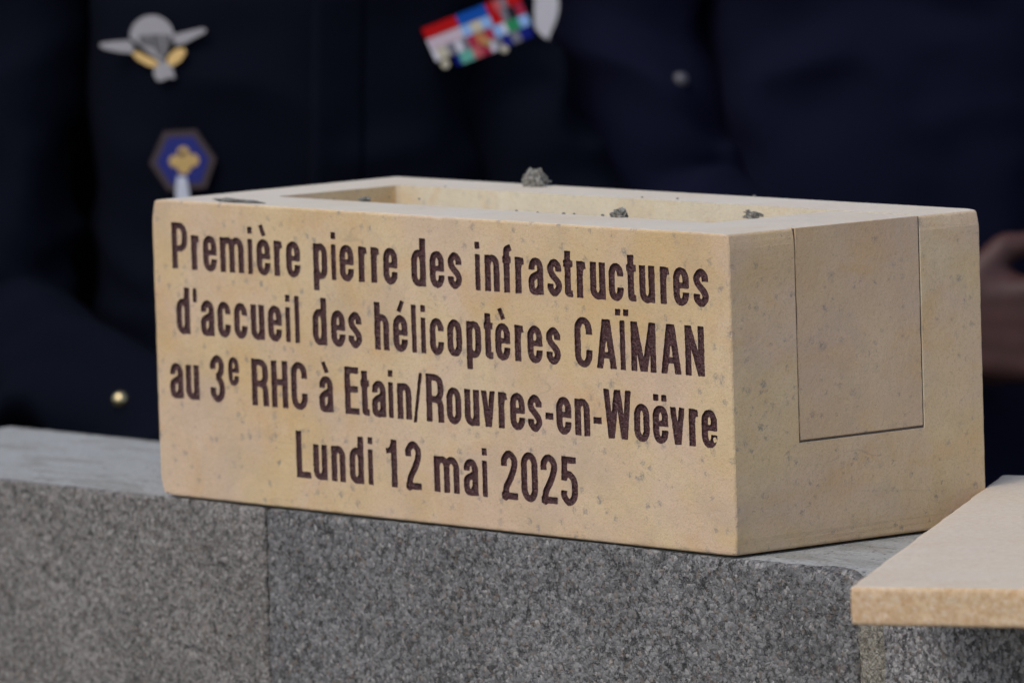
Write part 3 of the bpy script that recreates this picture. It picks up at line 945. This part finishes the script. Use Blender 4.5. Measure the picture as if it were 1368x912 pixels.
class Solid:
    def __init__(self): self.V = []; self.F = []
    def ring_tube(self, rings, caps=True):
        n = len(rings[0]); k = len(self.V)
        for r in rings: self.V += [tuple(p) for p in r]
        for j in range(len(rings) - 1):
            for i in range(n):
                i2 = (i + 1) % n
                self.F.append((k + j * n + i, k + j * n + i2, k + (j + 1) * n + i2, k + (j + 1) * n + i))
        if caps:
            self.F.append(tuple(k + i for i in reversed(range(n))))
            self.F.append(tuple(k + (len(rings) - 1) * n + i for i in range(n)))
    def capsule(self, p, q, r0, r1, n=18, flat=None):
        p, q = Vector(p), Vector(q)
        ax = (q - p).normalized()
        s = ax.orthogonal().normalized()
        if flat: s = (Vector(flat[0]) - ax * Vector(flat[0]).dot(ax)).normalized()
        t = ax.cross(s)
        ks = flat[1] if flat else 1.0
        rings = []
        st = [(p - ax * r0 * math.sin(R(a)), r0 * math.cos(R(a))) for a in (80, 50, 25)] + [(p, r0), (q, r1)] + [(q + ax * r1 * math.sin(R(a)), r1 * math.cos(R(a))) for a in (25, 50, 80)]
        for c, r in st:
            rings.append([c + (s * math.cos(2 * math.pi * i / n) + t * math.sin(2 * math.pi * i / n) * ks) * r for i in range(n)])
        self.ring_tube(rings)
    def chain(self, pts, rad, **k):
        for (p, q, a, b) in zip(pts, pts[1:], rad, rad[1:]): self.capsule(p, q, a, b, **k)
    def ball(self, c, rx, ry, rz, u, b, n=20):
        rings = []
        for j in range(1, n // 2):
            th = math.pi * j / (n // 2)
            rings.append([Vector(c) + u * rx * math.sin(th) * math.cos(2 * math.pi * i / n) + b * ry * math.sin(th) * math.sin(2 * math.pi * i / n) + Vector((0, 0, rz * math.cos(th))) for i in range(n)])
        self.ring_tube(rings)
    def mesh(self, name, voxel, folds=0.0, seed=0, smooth=4):
        me = pydata(name + '_raw', self.V, self.F)
        bm = bmesh.new(); bm.from_mesh(me); bmesh.ops.recalc_face_normals(bm, faces=bm.faces[:]); bm.to_mesh(me); bm.free()
        o = bpy.data.objects.new('raw', me); COL.objects.link(o)
        r = o.modifiers.new('r', 'REMESH'); r.mode = 'VOXEL'; r.voxel_size = voxel
        s = o.modifiers.new('s', 'SMOOTH'); s.factor = 0.6; s.iterations = smooth
        bpy.context.view_layer.update()
        out = bpy.data.meshes.new_from_object(o.evaluated_get(bpy.context.evaluated_depsgraph_get()))
        bpy.data.objects.remove(o)
        out.name = name
        if folds:
            nvt = len(out.vertices)
            co = np.empty(nvt * 3); out.vertices.foreach_get('co', co); co = co.reshape(-1, 3)
            no = np.empty(nvt * 3); out.vertices.foreach_get('normal', no); no = no.reshape(-1, 3)
            q = co + 0.03 * np.stack([vnoise(co, 0.09, seed + 7), vnoise(co, 0.09, seed + 8), vnoise(co, 0.09, seed + 9)], 1)
            q = q * np.array([1.0, 1.0, 1.7])
            f = 1 - np.abs(vnoise(q, 0.11, seed)) * 2.2
            f = f + 0.4 * vnoise(q, 0.05, seed + 1)
            co = co + no * (folds * f)[:, None]
            out.vertices.foreach_set('co', co.ravel()); out.update()
        return out

def hand_solid(S, wrist, along, palm_n, size=1.0, curl=0.5, side=1):
    """a palm with four fingers and a thumb; along = wrist to knuckles, palm_n = out of the palm"""
    a = Vector(along).normalized(); pn = (Vector(palm_n) - a * Vector(palm_n).dot(a)).normalized(); s = a.cross(pn) * side
    W0 = Vector(wrist)
    k = size
    for j, off in enumerate((-0.030, -0.010, 0.010, 0.030)):
        S.capsule(W0 + s * off * 0.7 * k, W0 + a * 0.085 * k + s * off * k, 0.0155 * k, 0.0135 * k)
    for j, (off, ln) in enumerate(((-0.032, 0.066), (-0.011, 0.080), (0.011, 0.075), (0.031, 0.058))):
        p = W0 + a * 0.086 * k + s * off * k
        d = a.copy(); L = ln * k; pts = [p]
        for seg, fr in enumerate((0.45, 0.32, 0.23)):
            ang = curl * (0.5 + 0.5 * seg)
            d = (d * math.cos(ang) + pn * math.sin(ang) * (1 if seg == 0 else 1)).normalized()
            pts.append(pts[-1] + d * L * fr)
        S.chain(pts, [0.0105 * k, 0.0098 * k, 0.009 * k, 0.0078 * k], n=12)
    th = W0 + a * 0.025 * k - s * 0.032 * k
    t1 = th + (a * 0.6 - s * 0.7 + pn * 0.3).normalized() * 0.042 * k
    t2 = t1 + (a * 0.95 - s * 0.2 + pn * 0.35).normalized() * 0.034 * k
    S.chain([th, t1, t2], [0.0155 * k, 0.0125 * k, 0.0095 * k], n=12)

def person(px, depth, label, jac, skinm, joints, width=(0.175, 0.165, 0.178), turn=0.0, fold=0.004, seed=0, shirt=None, sc=1.0, hands=(True, True), group=None):
    """joints: for each side (shoulder, elbow, wrist, hand direction) as (a, b, c): right of picture, towards camera, height over wall top"""
    base = at(px, 456, depth); base.z = GZ
    u = (Matrix.Rotation(turn, 3, 'Z') @ UH); b = (Matrix.Rotation(turn, 3, 'Z') @ BH)
    def L(a_, b_, c_): return Vector((base.x, base.y, 0)) + u * a_ + b * b_ + Vector((0, 0, c_))
    root = empty('person', base)
    tag(root, label, 'person', group)
    def ring(c_, hw, hd, ca=0.0, cb=0.0, n=32, p=2.5):
        out = []
        for i in range(n):
            t = 2 * math.pi * i / n
            ct, st = math.cos(t), math.sin(t)
            out.append(L(ca + hw * math.copysign(abs(ct) ** (2 / p), ct), cb + hd * math.copysign(abs(st) ** (2 / p), st), c_))
        return out
    w1, w2, w3 = width
    # the body: one continuous figure
    S = Solid()
    S.ring_tube([ring(-0.19, w3 - 0.03, 0.10), ring(-0.05, w3 - 0.035, 0.10), ring(0.08, w2 - 0.04, 0.095), ring(0.28, w1 - 0.03, 0.105), ring(0.40, w1 - 0.045, 0.085), ring(0.455, 0.07, 0.06)])
    neck0, headc = L(0, 0.0, 0.42), L(0, 0.035, 0.645)
    S.capsule(neck0, L(0, 0.015, 0.56), 0.062, 0.056)
    S.ball(headc, 0.077, 0.098, 0.115, u, b)
    S.ball(L(0, 0.055, 0.585), 0.058, 0.062, 0.062, u, b)                      # jaw
    S.capsule(L(0, 0.128, 0.665), L(0, 0.147, 0.628), 0.010, 0.015)           # nose
    S.capsule(L(-0.018, 0.118, 0.590), L(0.018, 0.118, 0.590), 0.008, 0.008)  # lips
    for s in (-1, 1):
        S.ball(L(s * 0.079, 0.02, 0.64), 0.010, 0.020, 0.032, u, b, n=12)
        hip = L(s * 0.09, 0, -0.15)
        S.chain([hip, L(s * 0.10, 0.015, -0.53), L(s * 0.11, -0.01, GZ + 0.09)], [0.082, 0.056, 0.040])
        S.capsule(L(s * 0.11, -0.03, GZ + 0.035), L(s * 0.125, 0.14, GZ + 0.03), 0.036, 0.030)
    for (sh, elb, wr, hd, pn), hs in zip(joints, (-1, 1)):
        S.chain([L(*sh), L(*elb), L(*wr)], [0.050, 0.040, 0.028])
        hand_solid(S, L(*wr), u * hd[0] + b * hd[1] + Vector((0, 0, hd[2])), u * pn[0] + b * pn[1] + Vector((0, 0, pn[2])), side=hs)
    me = S.mesh('body', 0.0058, smooth=2)
    link('body', me, skinm, root, smooth=True)
    # eyes, hair
    for s in (-1, 1):
        E = Solid(); E.ball(L(s * 0.031, 0.118, 0.655), 0.012, 0.012, 0.011, u, b, n=12)
        e = link('eye', pydata('eye', E.V, E.F), M_EYE, root, smooth=True)
    H = Solid(); H.ball(L(0, 0.012, 0.680), 0.084, 0.100, 0.092, u, b); H.ball(L(0, -0.025, 0.635), 0.080, 0.078, 0.085, u, b)
    link('hair', H.mesh('hair', 0.009, folds=0.002, seed=3), M_HAIR, root, smooth=True)
    # jacket: torso and sleeves
    J = Solid()
    J.ring_tube([ring(-0.215, w3 + 0.018, 0.128, cb=0.01), ring(-0.08, w3 + 0.008, 0.125, cb=0.01), ring(0.05, w2, 0.118, cb=0.012), ring(0.17, (w1 + w2) / 2 + 0.004, 0.124, cb=0.012),
                 ring(0.29, w1 + 0.006, 0.128, cb=0.01), ring(0.385, w1 - 0.012, 0.108), ring(0.44, w1 - 0.075, 0.080), ring(0.475, 0.080, 0.068)])
    for (sh, elb, wr, hd, pn) in joints:
        sh, elb, wr = L(*sh), L(*elb), L(*wr)
        J.capsule(L(0, -0.01, 0.40), sh, 0.070, 0.058)
    jm = J.mesh('jacket', 0.0085, folds=fold, seed=seed, smooth=5)
    jk = link('jacket', jm, jac, root, smooth=True)
    for (sh, elb, wr, hd, pn) in joints:
        elb, wr = L(*elb), L(*wr)
        C_ = Solid()
        C_.capsule(elb.lerp(wr, 0.88), elb.lerp(wr, 0.97), 0.036, 0.034)
        link('shirt_cuff', C_.mesh('shirt_cuff', 0.006), shirt or M_WHITE, root, smooth=True)
    K = Solid()
    K.capsule(L(0, 0.005, 0.455), L(0, 0.012, 0.515), 0.072, 0.064)
    link('shirt_collar', K.mesh('shirt_collar', 0.006), shirt or M_WHITE, root, smooth=True)
    Tr = Solid()
    Tr.ring_tube([ring(-0.30, 0.10, 0.08), ring(-0.19, w3 - 0.008, 0.108), ring(-0.06, w3 - 0.015, 0.105)])
    for s in (-1, 1):
        Tr.chain([L(s * 0.09, 0, -0.19), L(s * 0.105, 0.015, -0.53), L(s * 0.115, -0.005, GZ + 0.10)], [0.098, 0.082, 0.074])
    link('trousers', Tr.mesh('trousers', 0.011, folds=0.004, seed=seed + 4), jac if jac is not M_WHITE else M_BLACK, root, smooth=True)
    for s in (-1, 1):
        B_ = Solid()
        B_.capsule(L(s * 0.11, -0.035, GZ + 0.045), L(s * 0.128, 0.16, GZ + 0.035), 0.044, 0.038)
        link('shoe', B_.mesh('shoe', 0.007), M_BLACK, root, smooth=True)
    bv = [v.co[:] for v in jm.vertices]; bp_ = [tuple(p.vertices) for p in jm.polygons]
    for i_, (sh, elb, wr, hd, pn) in enumerate(joints):
        sh, elb, wr = L(*sh), L(*elb), L(*wr)
        Q = Solid()
        Q.chain([sh, sh.lerp(elb, 0.5), elb], [0.066, 0.060, 0.056])
        Q.chain([elb, elb.lerp(wr, 0.55), elb.lerp(wr, 0.93)], [0.056, 0.051, 0.042])
        # bunched cloth in the crook of the arm
        for k_ in range(4):
            c0 = elb + (sh - elb).normalized() * (0.035 * k_ - 0.02) + (wr - elb).normalized() * 0.03 * (3 - k_) * 0.5
            Q.capsule(c0 - u * 0.030 + Vector((0, 0, 0.014)), c0 + u * 0.034 - Vector((0, 0, 0.012)), 0.036, 0.030)
        qm = Q.mesh('jacket_sleeve', 0.0075, folds=fold * 2.0, seed=seed + 20 + i_, smooth=3)
        link('jacket_sleeve', qm, jac, root, smooth=True)
        k_ = len(bv); bv += [v.co[:] for v in qm.vertices]; bp_ += [tuple(k_ + i for i in p.vertices) for p in qm.polygons]
    bvh = BVHTree.FromPolygons(bv, bp_)
    return root, bvh, L, u, b

DN = (0, 0.1, -1)
p1, bvh1, L1, u1, b1 = person(402, 6.28, 'officer in dark navy uniform wearing parachute wings, blue hexagon badge and medal ribbons', M_UNIFORM, M_SKIN2,
    [((-0.222, 0.005, 0.375), (-0.246, 0.06, 0.030), (-0.060, 0.25, -0.070), (1, 0.15, -0.15), (0, -1, 0)),
     ((0.068, 0.00, 0.385), (0.225, 0.04, 0.05), (0.05, 0.26, -0.06), (-1, 0.15, -0.1), (0, -1, 0))],
    width=(0.150, 0.160, 0.178), fold=0.0065, seed=5)
p2, bvh2, L2, u2, b2 = person(1180, 6.42, 'man in blue-tinged navy suit with folded hands, behind the right half of the stone', M_SUIT, M_SKIN,
    [((-0.200, 0.03, 0.375), (-0.190, 0.10, 0.085), (0.030, 0.24, 0.012), (1, 0.05, -0.05), (0, -1, 0)),
     ((0.205, 0.00, 0.375), (0.235, 0.05, 0.09), (0.180, 0.215, 0.014), (-1, 0.15, -0.1), (0, -1, 0))],
    width=(0.145, 0.150, 0.165), fold=0.0075, seed=15)
p3 = person(735, 7.15, 'person in a white shirt, a narrow sliver between officer and suited man', M_WHITE, M_SKIN2,
    [((-0.20, 0, 0.375), (-0.23, 0, 0.09), (-0.22, 0.06, -0.15), DN, (0, -1, 0)), ((0.20, 0, 0.375), (0.23, 0, 0.09), (0.22, 0.06, -0.15), DN, (0, -1, 0))],
    fold=0.004, seed=25)
p4 = person(-285, 6.75, 'person in black suit at the left edge, one hand down by the wall', M_BLACK, M_SKIN,
    [((-0.20, 0, 0.375), (-0.23, 0, 0.09), (-0.22, 0.06, -0.15), DN, (0, -1, 0)), ((0.20, 0, 0.375), (0.200, 0, 0.14), (0.165, 0.06, 0.045), DN, (0, -1, 0))],
    fold=0.004, seed=35)
p5 = person(1600, 6.80, 'person in black suit behind the suited man at the right edge', M_BLACK, M_SKIN2,
    [((-0.20, 0, 0.375), (-0.23, 0, 0.09), (-0.22, 0.06, -0.15), DN, (0, -1, 0)), ((0.20, 0, 0.375), (0.23, 0, 0.09), (0.22, 0.06, -0.15), DN, (0, -1, 0))],
    fold=0.004, seed=45)
p6 = person(60, 6.95, 'person in dark clothes standing behind the officer, almost wholly hidden', M_BLACK, M_SKIN2,
    [((-0.20, 0, 0.375), (-0.23, 0, 0.09), (-0.20, 0.06, -0.15), DN, (0, -1, 0)), ((0.20, 0, 0.375), (0.23, 0, 0.09), (0.22, 0.06, -0.15), DN, (0, -1, 0))],
    fold=0.004, seed=55)

# ------------------------------------------------------------------ insignia pinned to the cloth
def hit(bvh, x, y):
    d = px_ray(x, y).normalized()
    loc, nor, idx, dist = bvh.ray_cast(CAM, d)
    return loc if loc is not None else at(x, y, 6.1)

class Pin:
    """a plane fitted to the cloth under a badge: flat shapes become plates of real size lying on it"""
    def __init__(self, bvh, x, y, w, h, lift=0.004):
        P = []
        for i in range(-2, 3):
            for j in range(-2, 3):
                P.append(hit(bvh, x + w * i / 4, y + h * j / 4))
        A = np.array([p[:] for p in P]); m_ = A.mean(0)
        n = Vector(np.linalg.svd(A - m_)[2][2])
        if n.dot(FWD) > 0: n = -n
        n = (n + (-FWD) * 0.8).normalized()
        d = (A - m_) @ np.array(n)
        self.n = n
        self.c = Vector(m_) + n * (float(np.percentile(d, 88)) + lift)
    def pt(self, x, y, h):
        r = px_ray(x, y)
        c = self.c + self.n * h
        return CAM + r * ((c - CAM).dot(self.n) / r.dot(self.n))
    def plate(self, name, pts, h0, h1, mat, parent, bev=0.0003):
        n = len(pts)
        V = [self.pt(x, y, h0) for x, y in pts] + [self.pt(x, y, h1) for x, y in pts]
        F = [tuple(range(n, 2 * n)), tuple(reversed(range(n)))] + [(i, (i + 1) % n, n + (i + 1) % n, n + i) for i in range(n)]
        me = pydata(name, V, F)
        bm = bmesh.new(); bm.from_mesh(me); bmesh.ops.recalc_face_normals(bm, faces=bm.faces[:])
        bmesh.ops.bevel(bm, geom=bm.edges[:], offset=bev, segments=1, affect='EDGES')
        bm.to_mesh(me); bm.free()
        return link(name, me, mat, parent)

M_SILVER = plain('dull_silver', (0.27, 0.27, 0.295), 0.45, 0.55, 0.25, 500)
M_DKSILVER = plain('oxidised_silver', (0.10, 0.10, 0.11), 0.5, 0.5)
M_GOLD = plain('gold_metal', (0.58, 0.40, 0.16), 0.4, 0.5, 0.3, 600)
M_BRONZE = plain('dark_bronze', (0.05, 0.036, 0.042), 0.5, 0.3)
M_ENAMEL = plain('blue_enamel', (0.010, 0.018, 0.17), 0.25, 0.0)
M_BUTTON = plain('brass_button', (0.75, 0.62, 0.35), 0.15, 0.9)

def part_empty(name, parent, loc):
    o = empty(name, loc); o.parent = parent; o.matrix_parent_inverse = Matrix.Translation(-Vector(parent.location))
    return o
def Z(pts, ox, oy, sc): return [(ox + x / sc, oy + y / sc) for x, y in pts]

# parachute wings
pn = Pin(bvh1, 205, 62, 130, 80)
bd = part_empty('parachute_badge', p1, pn.c)
z = lambda *p: Z(p, 110, 0, 6.84)
can = [(430 + 205 * (1 - math.cos(R(a))) + 0, 345 - 205 * math.sin(R(a))) for a in range(0, 181, 15)]
pn.plate('canopy', z(*(can + [(735, 560), (700, 560)])), 0, 0.0015, M_SILVER, bd)
for tri in ([(505, 330), (590, 320), (650, 440), (530, 410)], [(600, 320), (715, 315), (745, 540), (690, 510), (640, 420)], [(730, 315), (825, 330), (805, 410), (755, 500)]):
    pn.plate('canopy_gap', z(*tri), 0.0012, 0.0020, M_DKSILVER, bd)
pn.plate('wing', z((165, 395), (300, 378), (430, 370), (480, 440), (450, 490), (330, 480), (210, 455), (160, 430)), 0.0, 0.0017, M_SILVER, bd)
pn.plate('wing', z((830, 320), (960, 288), (1090, 258), (1135, 270), (1125, 300), (1040, 345), (950, 395), (850, 420)), 0.0, 0.0017, M_SILVER, bd)
for a0, pts in ((0, [(450, 490), (500, 470), (600, 520), (690, 565), (680, 620), (600, 605), (500, 550)]), (1, [(780, 520), (850, 450), (930, 440), (950, 480), (900, 560), (820, 610), (770, 570)])):
    pn.plate('wreath', z(*pts), 0.0013, 0.0028, M_GOLD, bd)
pn.plate('star', z((690, 580), (740, 555), (800, 590), (830, 640), (850, 720), (780, 715), (740, 740), (690, 745), (655, 700), (650, 640)), 0.0010, 0.0024, M_SILVER, bd)

# hexagonal pocket badge
pn = Pin(bvh1, 245, 215, 80, 80)
hb = part_empty('hexagon_badge', p1, pn.c)
z = lambda *p: Z(p, 170, 150, 7.6)
hexo = [(370, 195), (700, 178), (905, 475), (800, 775), (410, 800), (225, 520)]
cx_, cy_ = 568, 490
pn.plate('rim', z(*hexo), 0, 0.0014, M_BRONZE, hb)
pn.plate('enamel', z(*[(cx_ + (x - cx_) * 0.78, cy_ + (y - cy_) * 0.78) for x, y in hexo]), 0.0012, 0.0019, M_ENAMEL, hb)
def disc(cx, cy, rx, ry=None, n=14): return [(cx + rx * math.cos(2 * math.pi * i / n), cy + (ry or rx) * math.sin(2 * math.pi * i / n)) for i in range(n)]
for (x, y, r_) in ((570, 410, 62), (485, 500, 62), (665, 490, 66), (575, 560, 72), (570, 495, 78)):
    pn.plate('emblem', z(*disc(x, y, r_)), 0.0017, 0.0026 + random.uniform(0, 0.0004), M_GOLD, hb)
pn.plate('emblem_ring', z(*disc(555, 425, 30)), 0.0027, 0.0033, M_BRONZE, hb)
pn.plate('pendant', z((505, 655), (600, 655), (635, 850), (625, 1010), (500, 1010), (490, 800)), 0.0018, 0.0032, plain('pale_enamel', (0.50, 0.54, 0.64), 0.35), hb)

# the overlapping front edge of the uniform jacket
fx = [416 + 9 * i for i in range(9)]; fy = [-110 + 12 * j for j in range(42)]
fl = [hit(bvh1, x + (2 if y > 150 else 0) - y * 0.02, y) + BH * (0.0065 if k > 0 else 0.002) * (1 - k / 9) for y in fy for k, x in enumerate(fx)]
nf_ = len(fx)
fm = pydata('jacket_front', fl, [(j * nf_ + i, (j + 1) * nf_ + i, (j + 1) * nf_ + i + 1, j * nf_ + i + 1) for j in range(len(fy) - 1) for i in range(nf_ - 1)])
fo = link('jacket_front', fm, M_UNIFORM, p1, smooth=True)
so = fo.modifiers.new('s', 'SOLIDIFY'); so.thickness = 0.004

# gold cuff button, silver button
for root_, bvh_, x, y, r_, mt in ((p1, bvh1, 161, 533, 0.0062, M_BUTTON), (p2, bvh2, 909, 107, 0.0065, plain('grey_button', (0.09, 0.09, 0.11), 0.45, 0.2))):
    c_ = hit(bvh_, x, y)
    bm = bmesh.new(); bmesh.ops.create_uvsphere(bm, u_segments=20, v_segments=12, radius=r_, matrix=Matrix.Translation(c_ + BH * 0.002))
    me = bpy.data.meshes.new('button'); bm.to_mesh(me); bm.free()
    link('button', me, mt, root_, smooth=True)

# medal ribbon bar: real ribbons, each woven in stripes
pn = Pin(bvh1, 636, 48, 130, 90, lift=0.003)
rb = part_empty('ribbon_bar', p1, pn.c)
PAL = {}
def rc(name, col):
    if name not in PAL: PAL[name] = cloth('ribbon_' + name, col, 0.1)
    return PAL[name]
red = rc('red', (0.50, 0.010, 0.012)); blue = rc('blue', (0.010, 0.085, 0.42)); white = rc('white', (0.74, 0.72, 0.80)); grey = rc('grey', (0.20, 0.20, 0.24))
green = rc('green', (0.03, 0.28, 0.11)); sky_ = rc('light_blue', (0.30, 0.50, 0.85)); navy = rc('deep_blue', (0.010, 0.018, 0.20)); teal = rc('teal', (0.14, 0.45, 0.36))
orange = rc('orange', (0.55, 0.22, 0.09)); crim = rc('crimson', (0.42, 0.03, 0.07)); cream = rc('cream', (0.60, 0.55, 0.42)); dark = rc('black', (0.02, 0.02, 0.03)); rose = rc('rose', (0.55, 0.12, 0.13))
ex = Vector((math.cos(R(21.5)), -math.sin(R(21.5)))); ey = Vector((math.sin(R(24)), math.cos(R(24))))
org = Vector((563.0, 39.0))
rows_ = [
    [(0, 48, [(1, red)]), (48.5, 90, [(1, blue)]), (90.5, 137, [(.22, red), (.2, rose), (.18, grey), (.2, red), (.2, red)]) ],
    [(0, 48, [(1, white), (.4, crim)] * 8 + [(1, white)]), (48.5, 90, [(.3, sky_), (.35, cream), (.35, sky_)]), (90.5, 137, [(.3, red), (.2, grey), (.25, dark), (.25, crim)])],
    [(0, 41, [(.15, white), (.35, cream), (.3, grey), (.2, white)]), (41.5, 86, [(.2, grey), (.25, crim), (.3, orange), (.25, crim)]), (86.5, 137, [(.25, sky_), (.12, white), (.35, green), (.28, sky_)])],
    [(24, 62, [(.2, navy), (.5, teal), (.3, rose)]), (62.5, 92, [(.4, crim), (.25, white), (.35, grey)]), (92.5, 134, [(.3, navy), (.3, grey), (.4, navy)])]]
RH = 15.5
for r_i, row in enumerate(rows_):
    for (x0, x1, st) in row:
        tot = sum(w for w, _ in st); mats = []; V = []; F = []; MI = []
        x = x0
        for w, mt in st:
            xe = x + (x1 - x0) * w / tot
            if mt not in mats: mats.append(mt)
            k = len(V)
            q = [org + ex * a_ + ey * b_ for a_, b_ in ((x, r_i * (RH + 0.6)), (xe, r_i * (RH + 0.6)), (xe, r_i * (RH + 0.6) + RH), (x, r_i * (RH + 0.6) + RH))]
            V += [pn.pt(p.x, p.y, 0) for p in q] + [pn.pt(p.x, p.y, 0.0028) for p in q]
            fs = [(4, 5, 6, 7), (3, 2, 1, 0), (0, 1, 5, 4), (1, 2, 6, 5), (2, 3, 7, 6), (3, 0, 4, 7)]
            F += [tuple(k + i for i in f) for f in fs]; MI += [mats.index(mt)] * 6
            x = xe
        me = pydata('ribbon', V, F)
        me.polygons.foreach_set('material_index', MI)
        bm = bmesh.new(); bm.from_mesh(me); bmesh.ops.recalc_face_normals(bm, faces=bm.faces[:]); bm.to_mesh(me); bm.free()
        link('ribbon', me, mats, rb)
for (x, y) in ((595, 86), (641, 38), (651, 57), (674, 66)):
    pn.plate('ribbon_star', disc(x, y, 5.2 if x != 595 else 6), 0.0028, 0.0040, cream if x != 651 else M_GOLD, rb)
